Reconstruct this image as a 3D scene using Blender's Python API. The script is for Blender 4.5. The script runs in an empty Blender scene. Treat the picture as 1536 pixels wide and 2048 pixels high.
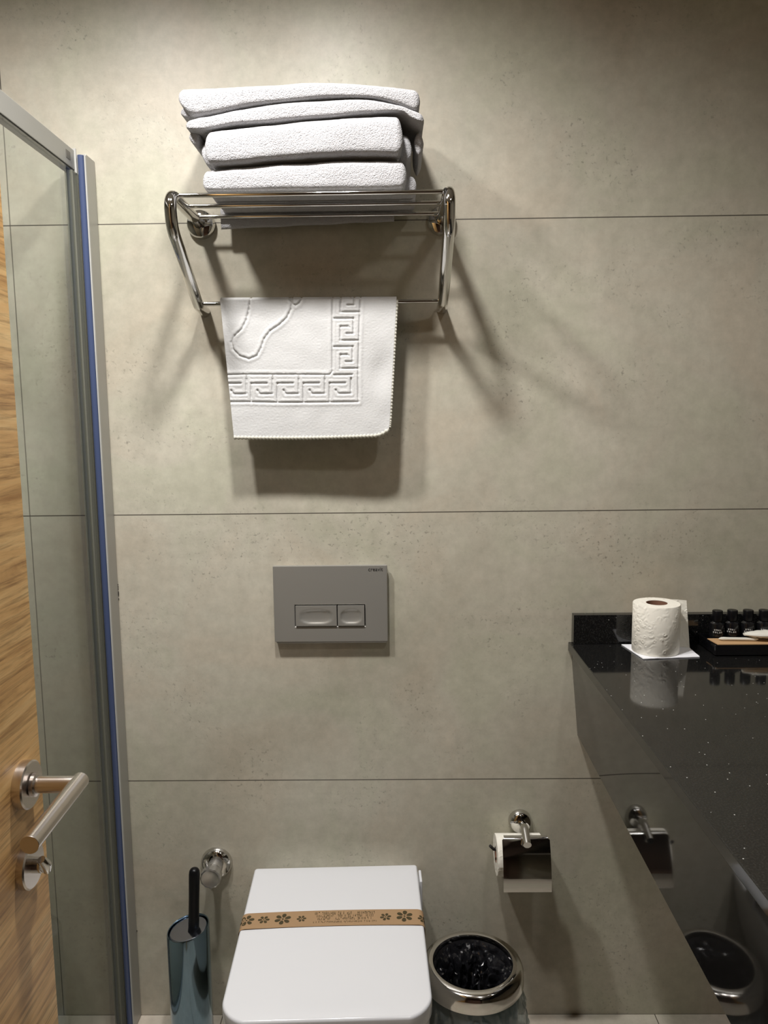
import bpy, bmesh, math, random
import numpy as np
from mathutils import Vector, Matrix, noise

random.seed(7)
rng = np.random.default_rng(7)
S = bpy.context.scene
COL = S.collection
PI = math.pi

# ------------------------------------------------------------------ camera
F_PX = 1548.35                       # focal length for a 1536 px wide frame
CAM = np.array([0.0, -1.63887, 1.38009])
CM = np.array([[0.99987788, 0.0109506, -0.01114898],
               [-0.00970714, -0.12388467, -0.99224914],
               [-0.01224691, 0.9922362, -0.12376324]])
cd = bpy.data.cameras.new('camera')
cam = bpy.data.objects.new('camera', cd)
COL.objects.link(cam)
cd.sensor_fit = 'HORIZONTAL'
cd.sensor_width = 36.0
cd.lens = 36.0 * F_PX / 1536.0
cd.clip_start = 0.01
rt, dn, fw = CM
cam.matrix_world = Matrix(((rt[0], -dn[0], -fw[0], CAM[0]),
                           (rt[1], -dn[1], -fw[1], CAM[1]),
                           (rt[2], -dn[2], -fw[2], CAM[2]),
                           (0, 0, 0, 1)))
S.camera = cam

# ------------------------------------------------------------------ view, world, lamps
S.view_settings.view_transform = 'Standard'
S.view_settings.look = 'None'
S.view_settings.gamma = 1.0
S.view_settings.exposure = 0.0
S.view_settings.use_curve_mapping = False

w = bpy.data.worlds.new('world')
S.world = w
w.use_nodes = True
w.node_tree.nodes['Background'].inputs[0].default_value = (1.0, 0.95, 0.88, 1)
w.node_tree.nodes['Background'].inputs[1].default_value = 0.01

CEIL = 2.42


def spot(name, loc, energy, angle, blend, radius, color=(1.0, 0.93, 0.84), target=None):
    l = bpy.data.lights.new(name, 'SPOT')
    l.energy = energy
    l.spot_size = math.radians(angle)
    l.spot_blend = blend
    l.shadow_soft_size = radius
    l.color = color
    o = bpy.data.objects.new(name, l)
    COL.objects.link(o)
    o.location = loc
    if target is not None:
        d = Vector(target) - Vector(loc)
        o.rotation_euler = d.to_track_quat('-Z', 'Y').to_euler()
    return o


DOWNLIGHTS_AND_FILL = [(-0.15, -0.66), (-0.58, -0.66), (0.50, -1.20)]  # the last is a fill lamp, added to lift the overall brightness
WATTS = (64, 66, 16)
for (x_, y_), e_ in zip(DOWNLIGHTS_AND_FILL, WATTS):
    spot('downlight_or_fill_lamp', (x_, y_, CEIL - 0.03), e_, 164, 1.0, 0.05, (1.0, 0.975, 0.95))


# ------------------------------------------------------------------ helpers
def wp(px, py, y):
    """world point seen at photo pixel (px, py) at depth plane y"""
    d = CM.T @ np.array([(px - 768) / F_PX, (py - 1024) / F_PX, 1.0])
    t = (y - CAM[1]) / d[1]
    p = CAM + t * d
    return float(p[0]), float(p[2])


def lin(c):
    c = c / 255.0
    return c / 12.92 if c <= 0.04045 else ((c + 0.055) / 1.055) ** 2.4


def rgb(r, g, b):
    return (lin(r), lin(g), lin(b), 1.0)


MATS = {}


def mat(name, base=(0.5, 0.5, 0.5, 1), rough=0.5, metal=0.0, **kw):
    m = bpy.data.materials.new(name)
    m.use_nodes = True
    b = m.node_tree.nodes['Principled BSDF']
    b.inputs['Base Color'].default_value = base
    b.inputs['Roughness'].default_value = rough
    b.inputs['Metallic'].default_value = metal
    for k, v in kw.items():
        b.inputs[k.replace('_', ' ')].default_value = v
    MATS[name] = m
    return m


class NT:
    """tiny node-graph helper"""
    def __init__(self, m):
        self.t = m.node_tree
        self.b = self.t.nodes.get('Principled BSDF')
        self.co = self.t.nodes.new('ShaderNodeTexCoord')

    def n(self, typ, **kw):
        nd = self.t.nodes.new(typ)
        for k, v in kw.items():
            setattr(nd, k, v)
        return nd

    def l(self, a, b):
        self.t.links.new(a, b)

    def mapping(self, scale=(1, 1, 1), loc=(0, 0, 0), src='Object'):
        mp = self.n('ShaderNodeMapping')
        mp.inputs['Scale'].default_value = scale
        mp.inputs['Location'].default_value = loc
        self.l(self.co.outputs[src], mp.inputs[0])
        return mp.outputs[0]

    def noise(self, vec, scale, detail=4, rough=0.55, dist=0.0):
        nd = self.n('ShaderNodeTexNoise')
        nd.inputs['Scale'].default_value = scale
        nd.inputs['Detail'].default_value = detail
        nd.inputs['Roughness'].default_value = rough
        nd.inputs['Distortion'].default_value = dist
        self.l(vec, nd.inputs['Vector'])
        return nd.outputs['Fac']

    def ramp(self, fac, stops):
        r = self.n('ShaderNodeValToRGB')
        el = r.color_ramp.elements
        el[0].position, el[0].color = stops[0]
        el[1].position, el[1].color = stops[-1]
        for p, c in stops[1:-1]:
            e = el.new(p)
            e.color = c
        self.l(fac, r.inputs[0])
        return r.outputs[0]

    def mix(self, fac, a, b, mode='MIX'):
        m = self.n('ShaderNodeMix', data_type='RGBA', blend_type=mode)
        for i, v in ((0, fac), (6, a), (7, b)):
            if hasattr(v, 'is_linked') or hasattr(v, 'links'):
                self.l(v, m.inputs[i])
            else:
                m.inputs[i].default_value = v
        return m.outputs[2]

    def math(self, op, a, b=0.0, c=None):
        m = self.n('ShaderNodeMath', operation=op)
        for i, v in enumerate((a, b) if c is None else (a, b, c)):
            if hasattr(v, 'links'):
                self.l(v, m.inputs[i])
            else:
                m.inputs[i].default_value = v
        return m.outputs[0]

    def bump(self, height, strength=0.3, dist=0.002):
        b = self.n('ShaderNodeBump')
        b.inputs['Strength'].default_value = strength
        b.inputs['Distance'].default_value = dist
        self.l(height, b.inputs['Height'])
        self.l(b.outputs[0], self.b.inputs['Normal'])


class MB:
    """collects geometry for one mesh"""
    def __init__(self):
        self.v, self.f = [], []

    def add(self, v, f):
        o = len(self.v)
        self.v += [tuple(p) for p in v]
        self.f += [tuple(i + o for i in q) for q in f]
        return self

    def box(self, x0, x1, y0, y1, z0, z1):
        v = [(x, y, z) for x in (x0, x1) for y in (y0, y1) for z in (z0, z1)]
        return self.add(v, [(0, 1, 3, 2), (4, 6, 7, 5), (0, 4, 5, 1), (2, 3, 7, 6), (0, 2, 6, 4), (1, 5, 7, 3)])

    def grid(self, P, close_u=False, close_v=False):
        nu, nv = len(P), len(P[0])
        v = [p for r in P for p in r]
        f = []
        for i in range(nu if close_u else nu - 1):
            for j in range(nv if close_v else nv - 1):
                a, b = i, (i + 1) % nu
                c, d = j, (j + 1) % nv
                f.append((a * nv + c, b * nv + c, b * nv + d, a * nv + d))
        return self.add(v, f)

    def tube(self, pts, r, n=16, caps=True, closed=False):
        pts = [Vector(p) for p in pts]
        m = len(pts)
        rs = r if isinstance(r, (list, tuple)) else [r] * m
        t0 = None
        rings = []
        nrm = None
        for i, p in enumerate(pts):
            if closed:
                t = (pts[(i + 1) % m] - pts[i - 1]).normalized()
            else:
                t = (pts[min(i + 1, m - 1)] - pts[max(i - 1, 0)]).normalized()
            if nrm is None:
                a = Vector((0, 0, 1)) if abs(t.z) < 0.9 else Vector((1, 0, 0))
                nrm = t.cross(a).normalized()
            else:
                nrm = (nrm - t * nrm.dot(t)).normalized()
            bn = t.cross(nrm)
            rings.append([p + (nrm * math.cos(2 * PI * k / n) + bn * math.sin(2 * PI * k / n)) * rs[i] for k in range(n)])
        o = len(self.v)
        self.grid(rings, close_u=closed, close_v=True)
        if caps and not closed:
            self.f.append(tuple(o + k for k in range(n))[::-1])
            self.f.append(tuple(o + (m - 1) * n + k for k in range(n)))
        return self

    def lathe(self, prof, n=48, M=None, caps=False):
        """prof: (radius, height) pairs round the z axis, then moved by M"""
        M = M or Matrix()
        rings = [[M @ Vector((r * math.cos(2 * PI * k / n), r * math.sin(2 * PI * k / n), z)) for k in range(n)] for r, z in prof]
        o = len(self.v)
        self.grid(rings, close_v=True)
        if caps:
            self.f.append(tuple(o + k for k in range(n))[::-1])
            self.f.append(tuple(o + (len(prof) - 1) * n + k for k in range(n)))
        return self

    def loft(self, loops):
        n = len(loops[0])
        o = len(self.v)
        self.grid(loops, close_v=True)
        self.f.append(tuple(o + k for k in range(n))[::-1])
        self.f.append(tuple(o + (len(loops) - 1) * n + k for k in range(n)))
        return self

    def build(self, name, m, parent=None, bevel=0.0, seg=2, angle=35, recalc=True, weld=False, local=False):
        me = bpy.data.meshes.new(name)
        off = Vector((0, 0, 0)) if (parent is None or local) else ORIGIN.get(parent.name, Vector((0, 0, 0)))
        me.from_pydata([tuple(Vector(p) - off) for p in self.v], [], self.f)
        bm = bmesh.new()
        bm.from_mesh(me)
        if weld:
            bmesh.ops.remove_doubles(bm, verts=bm.verts, dist=1e-5)
        if recalc:
            bmesh.ops.recalc_face_normals(bm, faces=bm.faces)
        if bevel:
            es = [e for e in bm.edges if len(e.link_faces) == 2 and e.calc_face_angle(0) > 0.6]
            bmesh.ops.bevel(bm, geom=es, offset=bevel, segments=seg, affect='EDGES', profile=0.5, clamp_overlap=True)
        bm.to_mesh(me)
        bm.free()
        for p in me.polygons:
            p.use_smooth = True
        me.set_sharp_from_angle(angle=math.radians(angle))
        me.materials.append(m if not isinstance(m, str) else MATS[m])
        ob = bpy.data.objects.new(name, me)
        COL.objects.link(ob)
        if bevel:
            wn = ob.modifiers.new('weighted_normal', 'WEIGHTED_NORMAL')
            wn.keep_sharp = True
            wn.weight = 100
        if parent is not None:
            ob.parent = parent
        ORIGIN[ob.name] = off
        return ob


ORIGIN = {}


def tag(o, label=None, cat=None, group=None, kind=None):
    if label:
        o['label'] = label
    if cat:
        o['category'] = cat
    if group:
        o['group'] = group
    if kind:
        o['kind'] = kind
    return o


def thing(name, label, cat, loc=(0, 0, 0), group=None, rz=0.0):
    o = bpy.data.objects.new(name, None)
    o.empty_display_size = 0.05
    COL.objects.link(o)
    o.location = loc
    o.rotation_euler = (0, 0, rz)
    ORIGIN[o.name] = Vector(loc)
    return tag(o, label, cat, group)


def copy_tree(o, parent=None):
    c = o.copy()
    COL.objects.link(c)
    c.parent = parent
    for ch in list(o.children):
        copy_tree(ch, c)
    return c


def interp(pts, x):
    xs = [p[0] for p in pts]
    ys = [p[1] for p in pts]
    # smooth Catmull-Rom through the control points
    if x <= xs[0]:
        return ys[0]
    if x >= xs[-1]:
        return ys[-1]
    for i in range(len(xs) - 1):
        if xs[i] <= x <= xs[i + 1]:
            t = (x - xs[i]) / (xs[i + 1] - xs[i])
            p1, p2 = ys[i], ys[i + 1]
            p0 = ys[i - 1] if i > 0 else 2 * p1 - p2
            p3 = ys[i + 2] if i + 2 < len(ys) else 2 * p2 - p1
            return 0.5 * (2 * p1 + (p2 - p0) * t + (2 * p0 - 5 * p1 + 4 * p2 - p3) * t * t + (3 * p1 - p0 - 3 * p2 + p3) * t ** 3)


def rounded_rect(x0, x1, y0, y1, r, n=8):
    """counter-clockwise loop; r may be a 4-tuple (x1y1, x0y1, x0y0, x1y0)"""
    rr = r if isinstance(r, tuple) else (r,) * 4
    out = []
    for (cx, sx, cy, sy, a0, q) in ((x1, -1, y1, -1, 0, rr[0]), (x0, 1, y1, -1, 90, rr[1]), (x0, 1, y0, 1, 180, rr[2]), (x1, -1, y0, 1, 270, rr[3])):
        for k in range(n + 1):
            a = math.radians(a0 + 90 * k / n)
            out.append((cx + sx * q + q * math.cos(a), cy + sy * q + q * math.sin(a)))
    return out


# ------------------------------------------------------------------ materials
# concrete-look wall tile
def concrete(name, dark, light, pits=True, seam_z0=None, seam_dz=0.6, seam_axes='z', seam_x=None, rough=0.42):
    m = mat(name, light, rough)
    g = NT(m)
    v = g.mapping()
    big = g.noise(v, 1.7, 7, 0.6, 0.4)
    col = g.ramp(big, [(0.34, dark), (0.66, light)])
    v2 = g.mapping(loc=(3.1, 1.7, 5.2))
    warm = g.noise(v2, 3.5, 6, 0.62, 0.6)
    tint = g.ramp(warm, [(0.38, (0.96, 0.99, 0.955, 1)), (0.5, (1, 1, 1, 1)), (0.62, (1.01, 0.975, 0.96, 1))])
    col = g.mix(1.0, col, tint, 'MULTIPLY')
    fine = g.noise(v, 38, 5, 0.7)
    col = g.mix(1.0, col, g.ramp(fine, [(0.3, (0.88, 0.88, 0.87, 1)), (0.7, (1.08, 1.08, 1.08, 1))]), 'MULTIPLY')
    hgt = fine
    if pits:
        pn = g.noise(g.mapping(loc=(7, 3, 1)), 120, 3, 0.6)
        mask = g.noise(g.mapping(loc=(1, 8, 4)), 5.0, 4, 0.65)
        pm = g.math('MULTIPLY', g.ramp(pn, [(0.58, (0, 0, 0, 1)), (0.66, (1, 1, 1, 1))]),
                    g.ramp(mask, [(0.50, (0, 0, 0, 1)), (0.64, (1, 1, 1, 1))]))
        col = g.mix(g.math('MULTIPLY', pm, 0.45), col, (0.10, 0.09, 0.075, 1))
        hgt = g.math('SUBTRACT', fine, g.math('MULTIPLY', pm, 1.5))
    sep = g.n('ShaderNodeSeparateXYZ')
    g.l(g.co.outputs['Object'], sep.inputs[0])

    def line(sock, x0, period, half):
        a = g.math('ADD', g.math('DIVIDE', g.math('SUBTRACT', sock, x0), period), 0.5 + 40)
        a = g.math('ABSOLUTE', g.math('SUBTRACT', g.math('FRACT', a), 0.5))
        return g.math('LESS_THAN', g.math('MULTIPLY', a, period), half)
    seams = None
    for ax, x0, per in (seam_axes if isinstance(seam_axes, list) else []):
        s = line(sep.outputs[ax], x0, per, 0.0011)
        seams = s if seams is None else g.math('MAXIMUM', seams, s)
    if seams is not None:
        col = g.mix(seams, col, (0.10, 0.088, 0.070, 1))
        hgt = g.math('SUBTRACT', hgt, g.math('MULTIPLY', seams, 1.5))
    g.l(col, g.b.inputs['Base Color'])
    g.bump(hgt, 0.12, 0.002)
    return m


SEAM = 1.7744
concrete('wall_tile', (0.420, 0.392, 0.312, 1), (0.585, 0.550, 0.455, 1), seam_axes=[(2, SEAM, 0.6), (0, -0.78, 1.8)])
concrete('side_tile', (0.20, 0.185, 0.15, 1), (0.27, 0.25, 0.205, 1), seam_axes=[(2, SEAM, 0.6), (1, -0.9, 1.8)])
concrete('floor_tile', (0.47, 0.43, 0.36, 1), (0.60, 0.55, 0.47, 1), pits=False, seam_axes=[(0, 0.592, 1.0), (1, -0.6, 0.6)], rough=0.3)
mat('ceiling_paint', rgb(205, 202, 196), 0.8)
mat('hall_paint', rgb(128, 98, 78), 0.6)
mat('door_frame_paint', rgb(60, 44, 30), 0.5)

mat('chrome', (0.64, 0.63, 0.61, 1), 0.06, 1.0)
mat('polished_steel', (0.72, 0.70, 0.67, 1), 0.10, 1.0)
mat('brushed_nickel', (0.66, 0.61, 0.57, 1), 0.27, 1.0)
mat('blue_steel', (0.20, 0.29, 0.37, 1), 0.09, 1.0)
mat('satin_aluminium', (0.40, 0.395, 0.375, 1), 0.42, 0.5)
mat('rail_aluminium', (0.36, 0.36, 0.34, 1), 0.42, 0.4)
mat('satin_chrome', (0.50, 0.485, 0.46, 1), 0.30, 0.85)
mat('plate_metal', (0.37, 0.36, 0.33, 1), 0.34, 0.45)
mat('ceramic', rgb(243, 243, 243), 0.12)
mat('lid_plastic', rgb(218, 219, 222), 0.16)
mat('black_plastic', (0.004, 0.004, 0.005, 1), 0.32, Specular_IOR_Level=0.25)
mat('black_gloss', (0.006, 0.006, 0.007, 1), 0.08)
mat('dark_rubber', (0.02, 0.018, 0.015, 1), 0.6)
mat('print_black', (0.01, 0.01, 0.01, 1), 0.6)
mat('print_green', rgb(62, 52, 24), 0.7)
mat('print_white', (0.6, 0.6, 0.58, 1), 0.6)
mat('kraft_card', rgb(190, 154, 112), 0.8)
mat('band_paper', rgb(158, 128, 94), 0.8)
mat('core_card', rgb(128, 92, 72), 0.85)
mat('lamp_lens', (0.9, 0.9, 0.88, 1), 0.3)
MATS['lamp_lens'].node_tree.nodes['Principled BSDF'].inputs['Emission Color'].default_value = (1, 0.93, 0.84, 1)
MATS['lamp_lens'].node_tree.nodes['Principled BSDF'].inputs['Emission Strength'].default_value = 12.0
mat('white_cotton', rgb(226, 224, 214), 0.85)
mat('hem_thread', rgb(214, 212, 200), 0.9)
mat('seal_blue', (0.060, 0.082, 0.165, 1), 0.25)
mat('badge_grey', (0.13, 0.125, 0.11, 1), 0.5)
mat('grime', (0.03, 0.025, 0.02, 1), 0.8)
mat('lid_steel', (0.46, 0.49, 0.58, 1), 0.16, 1.0)
mat('strip_white', rgb(176, 176, 172), 0.4)
mat('apron_stone', (0.010, 0.0095, 0.009, 1), 0.04, IOR=1.75)

m = mat('terry', rgb(186, 185, 187), 0.95)
g = NT(m)
v = g.mapping()
a = g.noise(v, 520, 2, 0.6)
b_ = g.noise(v, 230, 3, 0.6)
g.bump(g.math('ADD', a, g.math('MULTIPLY', b_, 0.7)), 0.9, 0.0036)
g.b.inputs['Sheen Weight'].default_value = 0.1
g.b.inputs['Sheen Roughness'].default_value = 0.6

m = mat('mat_terry', rgb(205, 205, 204), 0.95)
g = NT(m)
v = g.mapping()
g.bump(g.math('ADD', g.noise(v, 900, 2, 0.6), g.math('MULTIPLY', g.noise(v, 300, 2, 0.6), 0.4)), 0.35, 0.0010)

m = mat('roll_paper', rgb(240, 236, 224), 0.9)
g = NT(m)
v = g.mapping()
vo = g.n('ShaderNodeTexVoronoi', feature='SMOOTH_F1')
vo.inputs['Scale'].default_value = 95
g.l(v, vo.inputs['Vector'])
mk = g.ramp(g.noise(v, 40, 2, 0.5), [(0.42, (0, 0, 0, 1)), (0.58, (1, 1, 1, 1))])
g.bump(g.math('MULTIPLY', g.math('PINGPONG', vo.outputs['Distance'], 0.25), mk), 0.9, 0.004)

mat('napkin_paper', rgb(240, 241, 246), 0.9)

m = mat('granite', (0.008, 0.0078, 0.0075, 1), 0.07, IOR=1.56)
g = NT(m)
vo = g.n('ShaderNodeTexVoronoi', feature='F1')
vo.inputs['Scale'].default_value = 190
g.l(g.mapping(), vo.inputs['Vector'])
sx = g.n('ShaderNodeSeparateXYZ')
g.l(vo.outputs['Color'], sx.inputs[0])
sp = g.math('MULTIPLY', g.math('LESS_THAN', vo.outputs['Distance'], 0.16), g.math('GREATER_THAN', sx.outputs[0], 0.955))
fn = g.ramp(g.noise(g.mapping(), 420, 3, 0.7), [(0.5, (0.006, 0.006, 0.006, 1)), (0.75, (0.035, 0.034, 0.032, 1))])
g.l(g.mix(sp, fn, (0.55, 0.55, 0.53, 1)), g.b.inputs['Base Color'])

m = mat('oak_door', rgb(150, 108, 66), 0.45)
g = NT(m)
v = g.mapping((1, 1.6, 14))
n1 = g.noise(v, 2.2, 8, 0.62, 1.2)
v2 = g.mapping((1, 3, 70), (2, 1, 0))
n2 = g.noise(v2, 3.0, 5, 0.65, 0.3)
c1 = g.ramp(n1, [(0.30, rgb(176, 130, 78)), (0.5, rgb(222, 177, 116)), (0.72, rgb(240, 204, 144))])
c2 = g.ramp(n2, [(0.32, (0.50, 0.45, 0.40, 1)), (0.52, (1, 1, 1, 1)), (0.8, (1.08, 1.06, 1.03, 1))])
g.l(g.mix(1.0, c1, c2, 'MULTIPLY'), g.b.inputs['Base Color'])
g.bump(n2, 0.15, 0.001)


def sheet_glass(name, tint, refl_rough=0.0, ior=1.5, dens=0.0, diff=(0.55, 0.6, 0.58, 1)):
    """thin sheet: clear transmission with Fresnel reflection"""
    m = bpy.data.materials.new(name)
    m.use_nodes = True
    t = m.node_tree
    t.nodes.remove(t.nodes['Principled BSDF'])
    out = t.nodes['Material Output']
    tr = t.nodes.new('ShaderNodeBsdfTransparent')
    tr.inputs[0].default_value = tint
    gl = t.nodes.new('ShaderNodeBsdfGlossy')
    gl.inputs['Roughness'].default_value = refl_rough
    fr = t.nodes.new('ShaderNodeFresnel')
    ge = t.nodes.new('ShaderNodeNewGeometry')      # both faces of the sheet reflect like air to glass
    io = t.nodes.new('ShaderNodeMath')
    io.operation = 'MULTIPLY_ADD'
    io.inputs[1].default_value = 1.0 / ior - ior
    io.inputs[2].default_value = ior
    t.links.new(ge.outputs['Backfacing'], io.inputs[0])
    t.links.new(io.outputs[0], fr.inputs['IOR'])
    mx = t.nodes.new('ShaderNodeMixShader')
    t.links.new(fr.outputs[0], mx.inputs[0])
    t.links.new(tr.outputs[0], mx.inputs[1])
    t.links.new(gl.outputs[0], mx.inputs[2])
    last = mx.outputs[0]
    if dens:
        df = t.nodes.new('ShaderNodeBsdfDiffuse')
        df.inputs[0].default_value = diff
        m2 = t.nodes.new('ShaderNodeMixShader')
        m2.inputs[0].default_value = dens
        t.links.new(last, m2.inputs[1])
        t.links.new(df.outputs[0], m2.inputs[2])
        last = m2.outputs[0]
    t.links.new(last, out.inputs[0])
    MATS[name] = m
    return m


sheet_glass('shower_glass', (0.905, 0.925, 0.915, 1))
sheet_glass('clear_seal', (0.84, 0.84, 0.78, 1), 0.2, 1.45, 0.30, (0.42, 0.42, 0.35, 1))
sheet_glass('bag_film', (0.68, 0.73, 0.74, 1), 0.09, 1.75, 0.14)

# ------------------------------------------------------------------ the room
XL, XR, YF = -1.55, 1.02, -1.70


def struct(ob):
    ob['kind'] = 'structure'
    return ob


struct(MB().box(XL - 0.1, XR + 0.1, 0.0, 0.1, -0.1, CEIL + 0.1).build('wall_back', 'wall_tile'))
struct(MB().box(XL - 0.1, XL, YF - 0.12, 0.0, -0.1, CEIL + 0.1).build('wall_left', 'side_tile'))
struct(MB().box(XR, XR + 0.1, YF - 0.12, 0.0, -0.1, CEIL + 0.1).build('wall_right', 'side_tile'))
DX0, DX1, DZ = -0.46, 0.44, 2.06        # doorway the photograph is taken from
fwall = MB()
fwall.box(XL, DX0, YF - 0.12, YF, 0.0, CEIL)
fwall.box(DX1, XR, YF - 0.12, YF, 0.0, CEIL)
fwall.box(DX0, DX1, YF - 0.12, YF, DZ, CEIL)
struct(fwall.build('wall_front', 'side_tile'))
struct(MB().box(XL, XR, YF - 0.12, 0.0, -0.1, 0.0).build('floor', 'floor_tile'))
struct(MB().box(XL, XR, YF - 0.12, 0.0, CEIL, CEIL + 0.1).build('ceiling', 'ceiling_paint'))
# dark corridor behind the doorway
hall = MB()
hall.box(-1.5, 1.5, -3.3, -3.2, 0.0, CEIL)
hall.box(-1.6, -1.5, -3.3, YF - 0.12, 0.0, CEIL)
hall.box(1.5, 1.6, -3.3, YF - 0.12, 0.0, CEIL)
hall.box(-1.6, 1.6, -3.3, YF - 0.12, -0.1, 0.0)
hall.box(-1.6, 1.6, -3.3, YF - 0.12, CEIL, CEIL + 0.1)
struct(hall.build('wall_hall', 'hall_paint'))
fr = MB()
fr.box(DX0 - 0.05, DX0, YF - 0.12, YF + 0.012, 0.0, DZ + 0.05)
fr.box(DX1, DX1 + 0.05, YF - 0.12, YF + 0.012, 0.0, DZ + 0.05)
fr.box(DX0, DX1, YF - 0.12, YF + 0.012, DZ, DZ + 0.05)
struct(fr.build('trim_1', 'door_frame_paint'))

# two downlights and the added fill lamp in the ceiling
lights = []
for i, (x, y) in enumerate(DOWNLIGHTS_AND_FILL):
    lab = ['round recessed ceiling downlight above the towel rack', 'round recessed ceiling downlight beside the shower rail',
           'added fill lamp in a round ceiling fitting above the vanity counter'][i]
    t = thing('downlight_or_fill', lab, 'ceiling light', (x, y, CEIL), 'recessed ceiling downlights')
    M = Matrix.Translation((x, y, CEIL)) @ Matrix.Rotation(PI, 4, 'X')
    MB().lathe([(0.036, 0.001), (0.036, 0.004), (0.040, 0.007), (0.050, 0.006), (0.053, 0.0)], 40, M).build('trim_ring', 'satin_aluminium', t)
    MB().lathe([(0.0005, 0.003), (0.0355, 0.003), (0.0355, 0.0005)], 40, M).build('lens', 'lamp_lens', t)

# ------------------------------------------------------------------ open door with its handle
door = struct(MB().box(-0.452, -0.410, -1.690, -0.792, 0.008, 2.045).build('door_1', 'oak_door', None, bevel=0.0012))
hx, hy, hz = -0.410, -0.838, 0.983
hnd = MB()
Mx = Matrix.Translation((hx, hy, hz)) @ Matrix.Rotation(PI / 2, 4, 'Y')
r_ = 0.0092
tip = hx + 0.062
bend = []
path = [(hx + 0.004, hy, hz), (tip, hy, hz)]
lv = MB().tube([(hx + 0.008, hy, hz), (tip - 0.001, hy, hz)], r_, 28)
lv.tube([(tip - 0.001, hy + r_ * 0.98, hz + 0.0005), (tip + 0.001, hy - 0.118, hz - 0.002)], r_, 28)
handle = lv.build('door_handle', 'brushed_nickel', door, bevel=0.0005)
MB().lathe([(0.0005, 0.0112), (0.0245, 0.0112), (0.0262, 0.0098), (0.0262, 0.0)], 56, Mx).build('rosette', 'brushed_nickel', handle)
MB().lathe([(0.0100, 0.0112), (0.0128, 0.0125), (0.0128, 0.0165), (0.0094, 0.0175)], 40, Mx).build('collar', 'brushed_nickel', handle)
Mt = Matrix.Translation((hx, hy - 0.004, hz - 0.092)) @ Matrix.Rotation(PI / 2, 4, 'Y')
tt = MB().lathe([(0.0005, 0.009), (0.0238, 0.009), (0.0255, 0.0075), (0.0255, 0.0)], 48, Mt).build('lock_rosette', 'brushed_nickel', door)
kn = MB().lathe([(0.0085, 0.0088), (0.0085, 0.018), (0.0005, 0.0182)], 28, Mt)
kn.tube([(hx + 0.020, hy - 0.010, hz - 0.082), (hx + 0.022, hy - 0.004, hz - 0.092), (hx + 0.020, hy + 0.002, hz - 0.102)], [0.0045, 0.0062, 0.0045], 16)
kn.build('thumb_turn', 'chrome', tt)

# ------------------------------------------------------------------ shower screen
scr = thing('shower_screen', 'clear glass shower screen with grey aluminium rail and blue edge strip', 'shower screen', (-0.62, -0.02, 0.0))
XG = -0.622
prof = MB()
prof.box(-0.640, -0.5985, -0.046, -0.0005, 0.002, 1.897)
prof.build('wall_profile', 'satin_aluminium', scr, bevel=0.0012)
rail = MB()
rail.box(-0.640, -0.6205, -1.69, -0.0465, 1.866, 1.904)
rail.build('top_rail', 'rail_aluminium', scr, bevel=0.002)
rl = MB().box(-0.6385, -0.6225, -1.69, -0.0465, 1.8615, 1.8655).build('rail_gasket', 'dark_rubber', scr)
MB().box(-0.6240, -0.6170, -0.0500, -0.0465, 1.860, 1.907).build('rail_end_cap', 'strip_white', scr, bevel=0.0005)
MB().box(-0.6204, -0.6197, -0.090, -0.070, 1.878, 1.893).build('badge', 'badge_grey', scr)
for z_, r_0 in ((1.0230, 0.0010), (1.0180, 0.0012), (1.0130, 0.0012), (1.0060, 0.0016), (1.0030, 0.0020), (1.0000, 0.0016), (0.9910, 0.0014), (0.212, 0.0014)):
    MB().box(-0.5984 - r_0, -0.5983 + r_0 * 0.6, -0.0012, -0.0004, z_ - r_0 * 1.3, z_ + r_0 * 1.3).build('grime_spot', 'grime', scr)
MB().box(XG - 0.003, XG + 0.003, -1.69, -0.0465, 0.012, 1.8612).build('glass_panel', 'shower_glass', scr)
MB().box(-0.632, -0.616, -0.074, -0.0465, 0.012, 1.860).build('clear_seal', 'clear_seal', scr, bevel=0.001)
sl = MB()
for k in range(1):
    sl.tube([(-0.6075, -0.050, 0.012), (-0.6075, -0.050, 1.893)], 0.0064, 20)
sl.build('edge_strip', 'seal_blue', scr)
MB().box(-0.6008, -0.5978, -0.0525, -0.0465, 0.010, 1.893).build('edge_highlight', 'strip_white', scr, bevel=0.0008)  # pale bar standing in for the highlight on the profile's front edge
sill = MB().box(-0.640, -0.600, -1.69, -0.0465, 0.0005, 0.0115).build('floor_strip', 'satin_aluminium', scr, bevel=0.001)

# ------------------------------------------------------------------ towel rack
XA, XB, ZR = -0.386, 0.103, 1.770
rack = thing('towel_rack', 'chrome wall towel rack with three-bar shelf and lower hanging rail', 'towel rack', (-0.14, 0.0, ZR))


def fillet(pts, rads, n=10):
    out = [Vector(pts[0])]
    for i in range(1, len(pts) - 1):
        p, a, b = Vector(pts[i]), Vector(pts[i - 1]), Vector(pts[i + 1])
        u, v2_ = (a - p).normalized(), (b - p).normalized()
        ang = u.angle(v2_)
        d = rads[i - 1] / math.tan(ang / 2)
        c = p + (u + v2_).normalized() * (rads[i - 1] / math.sin(ang / 2))
        s, e = p + u * d, p + v2_ * d
        for k in range(n + 1):
            t = k / n
            q = s.lerp(e, t) - c
            # walk round the arc
            sv, ev = (s - c), (e - c)
            th = sv.angle(ev)
            q = (sv * math.sin((1 - t) * th) + ev * math.sin(t * th)) / math.sin(th)
            out.append(c + q)
    out.append(Vector(pts[-1]))
    return out


def side_path(x):
    return fillet([(x, -0.0005, ZR), (x, -0.212, ZR + 0.002), (x, -0.262, ZR - 0.036), (x, -0.052, 1.604), (x, -0.0005, 1.597)],
                  [0.040, 0.024, 0.020], 12)


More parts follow.
